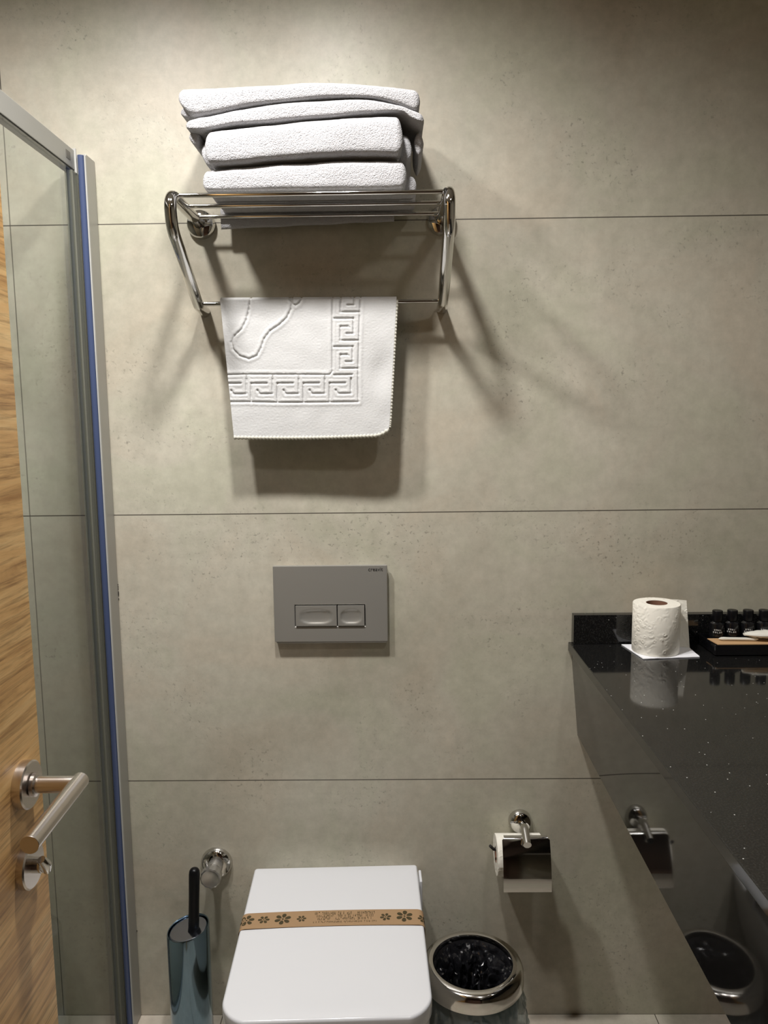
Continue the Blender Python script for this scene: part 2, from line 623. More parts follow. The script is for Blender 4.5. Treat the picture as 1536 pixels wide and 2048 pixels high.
side_pts = lambda x: fillet([(x, -0.0005, ZR), (x, -0.234, ZR + 0.001), (x, -0.225, 1.712), (x, -0.054, 1.602), (x, -0.0005, 1.597)],
                            [0.026, 0.045, 0.018], 14)
tubes = []
for x in (XA, XB):
    tb = MB().tube(side_pts(x), 0.0108, 24).build('side_tube', 'chrome', rack)
    tubes.append(tb)
    Mf = Matrix.Translation((x, -0.0004, ZR)) @ Matrix.Rotation(PI / 2, 4, 'X')
    MB().lathe([(0.0285, 0.0), (0.0285, 0.010), (0.026, 0.016), (0.020, 0.0195), (0.0118, 0.0205), (0.0112, 0.026)], 48, Mf).build('wall_flange', 'chrome', rack)
for y in (-0.200, -0.128, -0.050):
    MB().tube([(XA + 0.009, y, ZR + 0.004), (XB - 0.009, y, ZR + 0.004)], 0.0040, 14).build('shelf_bar', 'chrome', rack)
RY, RZ = -0.056, 1.605
MB().tube([(XA + 0.009, RY, RZ), (XB - 0.009, RY, RZ)], 0.0042, 14).build('hanging_rail', 'chrome', rack)


# ------------------------------------------------------------------ folded towels
def towel_layer(mb, top, bot, yf, yb, nose=0.03, seed=0, nx=70, amp=0.0022, zmin=None, endr=0.011):
    x0, x1 = top[0][0], top[-1][0]
    rows = []
    wid = abs(wp(x1, 300, yf)[0] - wp(x0, 300, yf)[0])
    for i in range(nx + 1):
        s = i / nx
        # denser towards the two ends
        s = 0.5 - 0.5 * math.cos(PI * s) if True else s
        px = x0 + (x1 - x0) * s
        X = wp(px, 300, yf)[0]
        zt = wp(px, interp(top, px), YS)[1]
        zb = wp(px, interp(bot, px), YS)[1]
        if zmin is not None:
            zb = max(zb, zmin) if zmin > zb else zb
        zt, zb = zt - 0.0014, zb + 0.0014
        if zmin is not None:
            zb = max(zb, zmin)
        zc, h = (zt + zb) / 2, max((zt - zb) / 2, 0.002)
        de = min(s, 1 - s) * wid
        k = 1.0
        if de < endr:
            k = max(0.12, math.sqrt(max(0.0, 1 - (1 - de / endr) ** 2)))
        rn = min(nose, h * 1.3)
        sec = []
        nb = 10
        for j in range(nb + 1):                     # top, back to front
            sec.append((yb + (yf + rn - yb) * j / nb, 1.0))
        na = 16
        for j in range(1, na):
            a = PI / 2 - PI * j / na
            ca, sa = math.cos(a), math.sin(a)
            e_ = 0.62 if sa > 0 else 0.36
            sec.append((yf + rn - rn * abs(ca) ** e_, math.copysign(abs(sa) ** e_, sa)))
        for j in range(nb + 1):
            sec.append((yf + rn + (yb - yf - rn) * j / nb, -1.0))
        row = []
        ys = (yf + yb) / 2
        for (y, q) in sec:
            yy = ys + (y - ys) * (0.86 + 0.14 * k)
            z = zc + h * q * k
            nv = noise.noise_vector(Vector((X * 16 + seed, y * 16, z * 24)))
            nf = noise.noise_vector(Vector((X * 110 + seed, y * 110, z * 110)))
            d = nv * amp + nf * 0.0006
            row.append((X + d.x * 0.6, yy + d.y, z + d.z * (0.55 if q > -0.9 or zmin is None else 0.1)))
        rows.append(row)
    o = len(mb.v)
    n = len(rows[0])
    mb.grid(rows, close_v=True)
    mb.f.append(tuple(o + k for k in range(n))[::-1])
    mb.f.append(tuple(o + (len(rows) - 1) * n + k for k in range(n)))


TG = 'folded white towels on the rack shelf'
YS = -0.205
ZB = ZR + 0.0086
tw = MB()
towel_layer(tw, [(401, 337), (470, 330), (560, 322), (700, 315), (813, 316)], [(401, 383), (480, 388), (560, 388), (700, 386), (813, 383)],
            YS, -0.040, 0.03, 1, zmin=ZB + 0.0005)
towel_layer(tw, [(428, 352), (600, 350), (833, 333)], [(428, 372), (600, 378), (833, 384)], -0.165, -0.030, 0.02, 2, zmin=ZB + 0.001)
t1 = tw
# soft lower flap that sags behind the last bar
hang = []
for i in range(41):
    s = i / 40
    X = -0.338 + 0.345 * s
    zb = 1.7525 + 0.010 * s + 0.002 * noise.noise(Vector((X * 20, 3, 1)))
    row = []
    for (y, z) in ((-0.0432, ZB + 0.012), (-0.0425, zb + 0.004), (-0.0390, zb), (-0.033, zb - 0.001 + 0.004), (-0.0300, zb + 0.012), (-0.0285, ZB + 0.014)):
        row.append((X + 0.001 * noise.noise(Vector((z * 90, y * 40, 2))), y, z))
    hang.append(row)
o = len(t1.v)
t1.grid(hang, close_v=True)
t1.f.append(tuple(o + k for k in range(6))[::-1])
t1.f.append(tuple(o + 40 * 6 + k for k in range(6)))
tag(t1.build('towel', 'terry', None, angle=80), 'white folded towel at the bottom of the stack, resting on the rack bars', 'towel', TG)

t2 = MB()
towel_layer(t2, [(408, 263), (440, 257), (520, 249), (650, 236), (760, 229), (806, 231)], [(412, 333), (470, 330), (560, 321), (700, 313), (806, 314)],
            YS - 0.012, -0.045, 0.034, 3)
towel_layer(t2, [(402, 274), (415, 272), (440, 268)], [(404, 318), (415, 326), (440, 328)], -0.188, -0.05, 0.02, 4, nx=24)
towel_layer(t2, [(780, 250), (805, 252), (824, 258)], [(780, 310), (805, 312), (824, 312)], -0.178, -0.04, 0.02, 5, nx=30)
tag(t2.build('towel', 'terry', None, angle=80), 'thick white folded towel just above the bottom one of the stack', 'towel', TG)

t3 = MB()
towel_layer(t3, [(372, 243), (400, 235), (470, 219), (560, 206), (650, 198), (740, 198), (800, 211), (848, 229)],
            [(376, 262), (404, 262), (470, 250), (560, 243), (650, 235), (760, 226), (806, 226), (820, 238), (848, 250)], YS - 0.006, -0.045, 0.03, 6)
towel_layer(t3, [(378, 252), (390, 251), (401, 250)], [(384, 280), (392, 286), (401, 284)], -0.190, -0.06, 0.02, 7, nx=24)
towel_layer(t3, [(828, 244), (836, 245), (847, 248)], [(828, 294), (836, 300), (845, 298)], -0.172, -0.05, 0.02, 8, nx=24)
tag(t3.build('towel', 'terry', None, angle=80), 'white folded towel second from the top, its right end drooping', 'towel', TG)

t4 = MB()
towel_layer(t4, [(359, 178), (380, 173), (440, 171), (560, 168), (620, 163), (700, 165), (790, 172), (841, 178)],
            [(362, 214), (385, 232), (430, 225), (500, 212), (570, 204), (650, 197), (740, 197), (800, 210), (836, 224)], YS - 0.006, -0.045, 0.032, 9)
towel_layer(t4, [(362, 205), (375, 204), (400, 210)], [(366, 226), (378, 230), (400, 228)], -0.192, -0.06, 0.018, 10, nx=24)
tag(t4.build('towel', 'terry', None, angle=80), 'white folded towel lying on top of the stack', 'towel', TG)

# ------------------------------------------------------------------ bath mat over the lower rail
SEG = []        # groove polylines in the frame of the hanging panel (zoom pixels)


def zp(x, y):
    return (x / 3.491 + 400.0, y / 3.491 + 560.0)


def poly(pts, wd=1.0, dp=1.0):
    q = [zp(*p) for p in pts]
    for a, b in zip(q[:-1], q[1:]):
        SEG.append((a[0], a[1], b[0], b[1], wd, dp))


poly([(150, 657), (300, 653), (600, 657), (905, 662), (925, 640), (925, 100)], 0.8, 0.8)
poly([(150, 846), (340, 847), (540, 855), (720, 857), (1108, 858), (1106, 660), (1112, 400), (1122, 100)], 1.0, 0.9)
for k in range(5):
    ox, oy = -183 * k, -1.5 * k
    A = lambda pts: [(x + ox, y + oy) for x, y in pts]
    poly(A([(1015, 722), (906, 722), (906, 856)]), 1.0, 1.0)
    poly(A([(1056, 690), (1056, 797), (966, 797), (950, 772)]), 1.0, 1.0)
    if k:
        poly(A([(1056, 672), (1056, 700)]), 0.8, 0.8)
for k in range(4):
    oy = -198 * k
    A = lambda pts: [(x + (5 * k if x > 1000 else 2), y + oy) for x, y in pts]
    poly(A([(935, 664), (1062, 664)]), 1.0, 1.0)
    if k:
        poly(A([(935, 664), (1062, 664), (1062, 770), (1015, 770)]), 1.0, 1.0)
    poly(A([(1104, 620), (980, 620), (980, 522), (1026, 522)]), 1.0, 1.0)
    poly(A([(1026, 522), (1040, 530)]), 0.8, 0.7)
foot = [(350, 60), (352, 135), (342, 200), (322, 275), (290, 338), (240, 383), (220, 428), (230, 478), (276, 523), (340, 545), (396, 523),
        (426, 470), (448, 405), (490, 350), (555, 308), (605, 262), (634, 205), (640, 160), (600, 100)]
poly(foot, 1.0, 1.0)
poly([(640, 130), (650, 168), (668, 176), (690, 162), (716, 120)], 1.0, 1.0)
SEG = np.array(SEG)


def groove(px, py):
    """depth factor for points in photo-frame coordinates of the panel"""
    out = np.zeros_like(px)
    puff = np.zeros_like(px)
    for x0, y0, x1, y1, wd, dp in SEG:
        dx, dy = x1 - x0, y1 - y0
        L2 = dx * dx + dy * dy + 1e-9
        t = np.clip(((px - x0) * dx + (py - y0) * dy) / L2, 0, 1)
        d = np.hypot(px - x0 - t * dx, py - y0 - t * dy)
        out = np.maximum(out, dp * np.exp(-(d / (1.55 * wd)) ** 2))
        puff = np.maximum(puff, np.exp(-((d - 5.0) / 3.2) ** 2))
    return out, puff


YM = -0.0705                       # outer face of the front half
tl_, tr_ = wp(440, 600, YM), wp(793, 598, YM)
bl_, br_ = wp(468, 874, YM), wp(778, 869, YM)
NU, NVF = 300, 250
us = np.linspace(0, 1, NU + 1)
vs = np.linspace(0, 1, NVF + 1)
U, V = np.meshgrid(us, vs)         # rows: v
PXc = (440 + 28 * V) + U * ((793 - 15 * V) - (440 + 28 * V))
PYc = 599 + 275 * V
gd, pf = groove(PXc, PYc)
outer = []
gap = 0.0006
RR = 0.0042
MT = 0.0085                        # mat thickness
for j in range(NVF + 1):           # front panel from bottom to top
    v_ = 1 - vs[j]
    row = []
    for i in range(NU + 1):
        u_ = us[i]
        jj = NVF - j
        lx, lz = tl_[0] + (bl_[0] - tl_[0]) * v_, tl_[1] + (bl_[1] - tl_[1]) * v_
        rx, rz = tr_[0] + (br_[0] - tr_[0]) * v_, tr_[1] + (br_[1] - tr_[1]) * v_
        x, z = lx + (rx - lx) * u_, lz + (rz - lz) * u_
        # rounded lower right corner, faint sag of the bottom edge
        cu, cv = max(0.0, (u_ - 0.90) / 0.10), max(0.0, (v_ - 0.90) / 0.10)
        z += 0.012 * cu ** 2.2 * cv - 0.003 * math.sin(PI * u_) * cv
        d = 0.0030 * gd[jj, i] - 0.0009 * pf[jj, i]
        wave = 0.0035 * math.sin(u_ * 4.1 + 0.6) * v_ + 0.006 * math.exp(-((u_ - 0.93) / 0.07) ** 2 - ((v_ - 0.52) / 0.13) ** 2)
        wave += 0.0008 * noise.noise(Vector((x * 30, z * 30, 4)))
        wave += 0.00025 * noise.noise(Vector((x * 300, z * 300, 9)))
        belly = -0.003 * v_ * v_
        row.append((x, YM + belly + d + wave, z))
    outer.append(row)
RO = RR + MT + gap
for k in range(1, 13):             # round the rail
    a = PI * k / 13
    row = []
    for i in range(NU + 1):
        u_ = us[i]
        x = tl_[0] + (tr_[0] - tl_[0]) * u_
        y0 = YM
        y = RY - (RY - YM) * math.cos(a) if a < PI / 2 else RY - RO * math.cos(a)
        z = tl_[1] - 0.004 + (tr_[1] - tl_[1]) * u_ + 0.0105 * math.sin(a)
        jj = 0
        row.append((x, y + 0.002 * gd[jj, i] * math.cos(a) ** 2, z - 0.0025 * gd[jj, i] * math.sin(a)))
    outer.append(row)
yb_ = RY + RO
for k in range(0, 41):
    v_ = k / 40
    row = []
    for i in range(NU + 1):
        u_ = us[i]
        x = tl_[0] + (bl_[0] - tl_[0]) * v_ + u_ * ((tr_[0] + 0.002 - tl_[0]) + v_ * (br_[0] - tr_[0] - bl_[0] + tl_[0] + 0.004))
        z = tl_[1] - 0.006 - 0.225 * v_
        row.append((x, yb_ + 0.002 * math.sin(u_ * 5) * v_ + 0.004 * v_, z))
    outer.append(row)
nr = len(outer)
inner = []
for j, row in enumerate(outer):
    r2 = []
    for i in range(NU + 1):
        x, y, z = row[i]
        if j <= NVF:
            v_ = 1 - vs[j]
            r2.append((x, min(YM - 0.003 * v_ * v_ + 0.0035 * math.sin(us[i] * 4.1 + 0.6) * v_ + MT, RY - RR - gap), z if j else z + 0.002))
        elif j < NVF + 13:
            a = PI * (j - NVF) / 13
            r2.append((x, RY - (RR + gap) * math.cos(a), RZ + (RR + gap) * math.sin(a)))
        else:
            r2.append((x, y - MT, z))
    inner.append(r2)
bmat = MB()
bmat.grid(outer)
oi = len(bmat.v)
bmat.grid(inner)
W1 = NU + 1
for j in range(nr - 1):
    a, b = j * W1, (j + 1) * W1
    bmat.f.append((a, oi + a, oi + b, b))
    a, b = a + NU, b + NU
    bmat.f.append((a, b, oi + b, oi + a))
for i in range(NU):
    bmat.f.append((i, i + 1, oi + i + 1, oi + i))
    e = (nr - 1) * W1
    bmat.f.append((e + i, oi + e + i, oi + e + i + 1, e + i + 1))
mato = thing('bath_mat', 'white bath mat with embossed foot outline and key border over the lower rail', 'bath mat', (-0.165, RY, RZ))
bmat.build('mat_body', 'mat_terry', mato, angle=80)
# stitched hem along the bottom and right edges, back half hem
hem = MB()
pts = []
e0 = outer[0]
for i in range(0, NU + 1, 1):
    x, y, z = e0[i]
    pts.append((x, y + 0.0030, z - 0.0005))
cnt = len(pts)
rs = [0.0042 + 0.0009 * math.sin(i * 0.9) for i in range(cnt)]
hem.tube(pts, rs, 10)
pts2 = []
for j in range(4, NVF, 1):
    x, y, z = outer[j][NU]
    pts2.append((x + 0.0006, y + 0.0042, z))
hem.tube(pts2, [0.0034 + 0.0005 * math.sin(i * 1.0) for i in range(len(pts2))], 10)
hem.build('hem', 'hem_thread', mato, angle=80)

# ------------------------------------------------------------------ flush plate
fp = thing('flush_plate', 'satin grey dual flush plate on the wall above the toilet', 'flush plate', (-0.137, 0.0, 0.977))
fx0, fx1, fz0, fz1 = -0.259, -0.0145, 0.897, 1.064
MB().box(fx0 + 0.002, fx1 - 0.002, -0.0085, -0.0003, fz0 - 0.006, fz1 - 0.003).build('base_frame', 'satin_aluminium', fp, bevel=0.0025)
pl = MB()
bx0, bxm, bx1, bz0, bz1 = -0.2125, -0.1228, -0.0640, 0.9325, 0.9775
ya, yb2 = -0.0185, -0.0088
holes = ((fx0, fx1, bz1 + 0.001, fz1), (fx0, fx1, fz0, bz0 - 0.001), (fx0, bx0 - 0.001, bz0 - 0.001, bz1 + 0.001), (bx1 + 0.001, fx1, bz0 - 0.001, bz1 + 0.001))
o = len(pl.v)
op = [(fx0, fz0), (fx1, fz0), (fx1, fz1), (fx0, fz1)]
ip = [(bx0 - 0.0012, bz0 - 0.0012), (bx1 + 0.0012, bz0 - 0.0012), (bx1 + 0.0012, bz1 + 0.0012), (bx0 - 0.0012, bz1 + 0.0012)]
vv = [(x, ya, z) for x, z in op] + [(x, ya, z) for x, z in ip] + [(x, yb2, z) for x, z in op] + [(x, yb2, z) for x, z in ip]
ff = []
for k in range(4):
    n_ = (k + 1) % 4
    ff += [(k, n_, 4 + n_, 4 + k), (8 + k, 12 + k, 12 + n_, 8 + n_), (k, 8 + k, 8 + n_, n_), (4 + k, 4 + n_, 12 + n_, 12 + k)]
pl.add(vv, ff)
plate = pl.build('cover_plate', 'plate_metal', fp, bevel=0.0022)
MB().box(bx0 - 0.001, bx1 + 0.001, -0.0105, -0.009, bz0 - 0.001, bz1 + 0.001).build('button_well', 'print_black', fp)


def button(x0, x1, z0, z1):
    n1, n2 = 30, 20
    P = []
    for j in range(n2 + 1):
        row = []
        for i in range(n1 + 1):
            u_, v_ = i / n1, j / n2
            # shallow oval dish pressed into the face
            du, dv = (u_ - 0.5) / 0.40, (v_ - 0.46) / 0.36
            q = max(0.0, 1 - (abs(du) ** 2.6 + abs(dv) ** 2.6))
            row.append((x0 + (x1 - x0) * u_, -0.0215 + 0.0042 * q ** 0.6, z0 + (z1 - z0) * v_))
        P.append(row)
    b = MB().grid(P)
    o_ = 0
    ring = [i for i in range(n1 + 1)] + [(j * (n1 + 1) + n1) for j in range(1, n2 + 1)] + [n2 * (n1 + 1) + i for i in range(n1 - 1, -1, -1)] + [j * (n1 + 1) for j in range(n2 - 1, 0, -1)]
    k0 = len(b.v)
    b.v += [(b.v[i][0], -0.0106, b.v[i][2]) for i in ring]
    m_ = len(ring)
    for k in range(m_):
        b.f.append((ring[k], ring[(k + 1) % m_], k0 + (k + 1) % m_, k0 + k))
    b.f.append(tuple(k0 + k for k in range(m_)))
    return b


button(bx0 + 0.0005, bxm - 0.0011, bz0 + 0.0005, bz1 - 0.0005).build('flush_button', 'plate_metal', fp, angle=50)
button(bxm + 0.0011, bx1 - 0.0005, bz0 + 0.0005, bz1 - 0.0005).build('flush_button', 'plate_metal', fp, angle=50)


def text_mesh(body, size, mtx, name, m, parent, extrude=0.00015):
    cu = bpy.data.curves.new(name, 'FONT')
    cu.body = body
    cu.size = size
    cu.extrude = extrude
    cu.align_x = 'CENTER'
    tmp = bpy.data.objects.new('tmp_text', cu)
    COL.objects.link(tmp)
    dg = bpy.context.evaluated_depsgraph_get()
    me = bpy.data.meshes.new_from_object(tmp.evaluated_get(dg))
    bpy.data.objects.remove(tmp)
    bpy.data.curves.remove(cu)
    off = ORIGIN.get(parent.name, Vector((0, 0, 0)))
    me.transform(Matrix.Translation(-off) @ mtx)
    me.name = name
    me.materials.clear()
    me.materials.append(MATS[m])
    ob = bpy.data.objects.new(name, me)
    COL.objects.link(ob)
    ob.parent = parent
    ORIGIN[ob.name] = off
    return ob


text_mesh('creavit', 0.0115, Matrix.Translation((-0.0395, ya - 0.0002, 1.0515)) @ Matrix.Rotation(PI / 2, 4, 'X'), 'printed_mark', 'print_black', plate)

# ------------------------------------------------------------------ toilet
TX, TRZ = -0.1330, math.radians(2.0)
toilet = thing('toilet', 'white square wall-hung toilet with its lid closed', 'toilet', (TX, 0.0, 0.0), rz=TRZ)


def slab_loops(hw, yb0, yf0, z0, z1, r_front, r_back, edge, crown=0.0, bow=0.0, n=10):
    """rounded slab as loops from the bottom edge up and in over the top; front edge may bow outwards"""
    def loop(ins, z):
        pts = rounded_rect(-hw + ins, hw - ins, yf0 + ins, yb0 - ins, (max(r_back - ins, 0.003), max(r_back - ins, 0.003), max(r_front - ins, 0.004), max(r_front - ins, 0.004)), n)
        out = []
        for x, y in pts:
            if y < (yf0 + yb0) / 2:
                k = ((yf0 + yb0) / 2 - y) / ((yb0 - yf0) / 2)
                y = y - bow * (1 - (x / hw) ** 2) * k ** 3
            out.append((x, y, z))
        return out
    L = [loop(edge * 0.7, z0), loop(edge * 0.15, z0 + edge * 0.5), loop(0, z0 + edge)]
    L.append(loop(0, z1 - edge))
    for k in range(1, 6):
        a = PI / 2 * k / 5
        L.append(loop(edge * (1 - math.cos(a)), z1 - edge + edge * math.sin(a)))
    for ins, dz in ((0.03, 0.5), (0.07, 0.8), (0.12, 1.0)):
        L.append(loop(ins, z1 + crown * dz))
    return L


lid = MB().loft(slab_loops(0.1725, -0.098, -0.512, 0.398, 0.4295, 0.040, 0.007, 0.0050, 0.0010, 0.022)).build('lid', 'lid_plastic', toilet, local=True, angle=60)
MB().loft(slab_loops(0.1690, -0.100, -0.508, 0.3590, 0.3975, 0.042, 0.010, 0.004, 0.0, 0.022)).build('seat', 'lid_plastic', toilet, local=True, angle=60)
bowl = []
for z, hw, yf0, r in ((0.075, 0.085, -0.26, 0.06), (0.10, 0.105, -0.30, 0.07), (0.17, 0.135, -0.38, 0.07), (0.25, 0.158, -0.45, 0.06), (0.31, 0.168, -0.50, 0.05),
              (0.340, 0.1700, -0.512, 0.045), (0.352, 0.1700, -0.514, 0.045), (0.3560, 0.166, -0.510, 0.045)):
    pts = rounded_rect(-hw, hw, yf0, -0.0070, (0.004, 0.004, r, r), 8)
    bowl.append([(x, y - 0.02 * (1 - (x / hw) ** 2) * (1 if y < yf0 + 0.1 else 0), z) for x, y in pts])
MB().loft(bowl).build('bowl', 'ceramic', toilet, local=True, angle=60)
for sx_ in (-1, 1):
    MB().box(sx_ * 0.1740 + 0.0035 - 0.0030, sx_ * 0.1740 + 0.0035 + 0.0030, -0.150, -0.108, 0.357, 0.4225).build('hinge_cap', 'lid_plastic', toilet, local=True, bevel=0.002)

# paper band across the lid (in the toilet's frame)
cR, sR = math.cos(TRZ), math.sin(TRZ)


def tl(x, y, z):
    return (TX + x * cR - y * sR, x * sR + y * cR, z)


band = thing('paper_band', 'brown paper hygiene band with dark flower prints across the closed toilet lid', 'paper band', tl(0, -0.27, 0.4310))
YB0, YB1 = -0.2960, -0.2500


def band_pt(s, t, h=0.0):
    """s: metres across the lid from its centre, t: 0 front .. 1 back, h: height above the paper"""
    hw = 0.1745
    y = YB0 + (YB1 - YB0) * t
    R_ = 0.010
    flat = hw - R_
    a = abs(s)
    sg = 1 if s >= 0 else -1
    zt = 0.4312 + h
    lift = 0.0
    if a <= flat:
        x, z = a, zt + 0.0004
    else:
        d = (a - flat)
        th = min(d / R_, PI / 2)
        x = flat + (R_ + h) * math.sin(th)
        z = zt - R_ + R_ * math.cos(th)
        if d > R_ * PI / 2:
            z -= d - R_ * PI / 2
    y -= 0.004 * (s / hw) ** 2
    return tl(sg * x, y, z)


bm_ = MB()
NS = 150
half = 0.2000
for h in (0.0,):
    P = [[band_pt(-half + 2 * half * i / NS, t / 6, 0.0) for t in range(7)] for i in range(NS + 1)]
    Q = [[band_pt(-half + 2 * half * i / NS, t / 6, 0.0003) for t in range(7)] for i in range(NS + 1)]
b0 = MB().grid(P)
o1 = len(b0.v)
b0.grid(Q)
for i in range(NS):
    for e in (0, 6):
        b0.f.append((i * 7 + e, (i + 1) * 7 + e, o1 + (i + 1) * 7 + e, o1 + i * 7 + e))
paper = b0.build('paper_strip', 'band_paper', band)


def flower(sx_, t, r, rot=0.0):
    f = MB()
    for k in range(6):
        a = rot + k * PI / 3
        pet = []
        n = 14
        for i in range(n):
            th = 2 * PI * i / n
            u_ = 0.62 * r + 0.37 * r * math.cos(th)
            v_ = 0.25 * r * math.sin(th) * (1.0 + 0.25 * math.cos(th))
            pet.append((u_ * math.cos(a) - v_ * math.sin(a), u_ * math.sin(a) + v_ * math.cos(a)))
        o_ = len(f.v)
        f.v += [band_pt(sx_ + p[0], t + p[1] / (YB1 - YB0), 0.0006) for p in pet]
        f.f.append(tuple(o_ + i for i in range(n)))
        # pale slit inside the petal is left by a narrow gap at its root
    o_ = len(f.v)
    f.v += [band_pt(sx_ + 0.13 * r * math.cos(2 * PI * i / 10), t + 0.13 * r * math.sin(2 * PI * i / 10) / (YB1 - YB0), 0.0006) for i in range(10)]
    f.f.append(tuple(o_ + i for i in range(10)))
    f.build('flower_print', 'print_green', paper, recalc=False)


for s_, t_, r_f, rot in ((-0.163, 0.54, 0.0150, 0.2), (-0.1305, 0.53, 0.0112, 0.0), (-0.0945, 0.52, 0.0160, 0.35), (-0.0590, 0.50, 0.0092, 0.1),
                         (0.1010, 0.50, 0.0110, 0.2), (0.1370, 0.54, 0.0165, 0.4), (0.1720, 0.42, 0.0105, 0.1)):
    flower(s_, t_, r_f, rot)
# four lines of tiny lettering, too small to read, upside down for the viewer
ln = MB()
random.seed(11)
for row, (t_, s0, s1, hh) in enumerate(((0.80, -0.034, 0.080, 0.17), (0.62, -0.030, 0.076, 0.14), (0.44, -0.028, 0.074, 0.14), (0.25, -0.036, 0.082, 0.10))):
    s = s0
    step = (0.0034, 0.0033, 0.0036, 0.0024)[row]
    while s < s1:
        if random.random() > 0.14:
            wch = step * random.uniform(0.5, 0.72)
            for q in range(random.choice((2, 2, 3))):
                if random.random() < 0.6:
                    a_ = s + wch * random.choice((0, 0.75))
                    quad = [(a_, t_ - hh / 2), (a_ + wch * 0.3, t_ - hh / 2), (a_ + wch * 0.3, t_ + hh / 2), (a_, t_ + hh / 2)]
                else:
                    b_ = t_ + random.choice((-0.5, -0.1, 0.3)) * hh
                    quad = [(s, b_), (s + wch, b_), (s + wch, b_ + hh * 0.22), (s, b_ + hh * 0.22)]
                o_ = len(ln.v)
                ln.v += [band_pt(x, t, 0.0006) for x, t in quad]
                ln.f.append((o_, o_ + 1, o_ + 2, o_ + 3))
        s += step
ln.build('printed_lines', 'print_green', paper, recalc=False)

# ------------------------------------------------------------------ angle valve on the wall
vx, vz = -0.408, 0.380
valve = thing('angle_valve', 'chrome water valve with round flange on the wall above the toilet brush', 'valve', (vx, 0.0, vz))
Mv = Matrix.Translation((vx, -0.0003, vz)) @ Matrix.Rotation(PI / 2, 4, 'X')
MB().lathe([(0.0355, 0.0), (0.0350, 0.006), (0.031, 0.013), (0.024, 0.0165), (0.0165, 0.0170)], 48, Mv).build('wall_flange', 'chrome', valve)
MB().lathe([(0.0165, 0.014), (0.0175, 0.020), (0.0175, 0.036), (0.0150, 0.040)], 40, Mv, caps=True).build('valve_body', 'satin_chrome', valve)
kb = []
for k in range(9):
    pass
knob = MB()
rings = []
nk = 96
for r0, h in ((0.0150, 0.0385), (0.0205, 0.041), (0.0222, 0.046), (0.0226, 0.060), (0.0222, 0.064), (0.0195, 0.0655), (0.0170, 0.0645), (0.010, 0.0625), (0.002, 0.062)):
    ring = []
    for k in range(nk):
        a = 2 * PI * k / nk
        rr_ = r0 * (1 + (0.025 * math.cos(12 * a) if 0.042 < h < 0.0645 and r0 > 0.019 else 0))
        ring.append(Mv @ Vector((rr_ * math.cos(a), rr_ * math.sin(a), h)))
    rings.append(ring)
knob.loft(rings)
knob.build('valve_handle', 'satin_chrome', valve)
MB().tube([(vx - 0.010, -0.048, vz + 0.018), (vx - 0.013, -0.050, vz + 0.034)], [0.0042, 0.0036], 14).build('set_pin', 'chrome', valve)

# ------------------------------------------------------------------ toilet brush
bxc, byc, bzt = -0.456, -0.083, 0.279
hold = thing('toilet_brush_holder', 'tall blue steel toilet brush holder standing left of the toilet', 'brush holder', (bxc, byc, 0.0))
RB = 0.0455
nb = 64
rings = []
tilt = lambda x, y: 0.17 * x + 0.05 * y


def hring(r, z, tl_amt):
    return [(bxc + r * math.cos(2 * PI * k / nb), byc + r * math.sin(2 * PI * k / nb),
             z + tl_amt * tilt(r * math.cos(2 * PI * k / nb), r * math.sin(2 * PI * k / nb))) for k in range(nb)]


hb = MB()
hb.loft([hring(RB * 0.96, 0.001, 0), hring(RB, 0.006, 0), hring(RB, 0.12, 0.2), hring(RB, bzt - 0.004, 1), hring(RB - 0.0012, bzt, 1),
         hring(RB - 0.0028, bzt - 0.001, 1), hring(RB - 0.0034, bzt - 0.02, 1), hring(RB - 0.0036, bzt - 0.10, 1)])
hb.build('holder_body', 'blue_steel', hold)
brush = thing('toilet_brush', 'black handled toilet brush standing in the blue steel holder', 'toilet brush', (bxc + 0.008, byc, 0.18))
lidr = RB - 0.0050
cap = MB()
cap.loft([hring(lidr, bzt - 0.012, 1), hring(lidr, bzt - 0.0050, 1), hring(lidr - 0.0015, bzt - 0.0036, 1), hring(lidr - 0.004, bzt - 0.0032, 1), hring(lidr * 0.6, bzt - 0.0036, 1), hring(lidr * 0.34, bzt - 0.0042, 1)])
cap.build('brush_lid', 'lid_steel', brush)
h0 = Vector((bxc + 0.0130, byc - 0.004, bzt - 0.006))
h1 = Vector((bxc + 0.0185, byc + 0.004, 0.4150))
hl = [h0.lerp(h1, t) for t in (0, 0.06, 0.5, 0.9, 0.955, 0.985, 1.0)]
MB().tube(hl, [0.0125, 0.0115, 0.0112, 0.0118, 0.0108, 0.0080, 0.0035], 24).build('brush_handle', 'black_plastic', brush)

# ------------------------------------------------------------------ waste bin
wx, wy = 0.152, -0.190
bin_ = thing('waste_bin', 'small round waste bin with polished steel rim between toilet and counter', 'waste bin', (wx, wy, 0.0))
Mb = Matrix.Translation((wx, wy, 0))
m = mat('bin_body_steel', (0.030, 0.075, 0.085, 1), 0.16, 0.5)
MB().lathe([(0.0005, 0.001), (0.080, 0.001), (0.086, 0.006), (0.0905, 0.12), (0.0945, 0.246), (0.0925, 0.246), (0.088, 0.12), (0.084, 0.010), (0.0005, 0.008)], 72, Mb).build('bin_body', 'bin_body_steel', bin_)
MB().lathe([(0.0800, 0.256), (0.0792, 0.274), (0.0810, 0.2792), (0.0850, 0.2800), (0.0935, 0.2780), (0.0990, 0.2735), (0.1018, 0.2660), (0.1022, 0.2500), (0.1030, 0.2440),
            (0.1018, 0.2425), (0.0998, 0.2440), (0.0985, 0.2600)], 96, Mb).build('rim_ring', 'polished_steel', bin_)
liner = thing('bin_liner', 'crumpled black plastic liner bag lining the waste bin', 'bin liner', (wx, wy, 0.02))
P = []
nl = 110
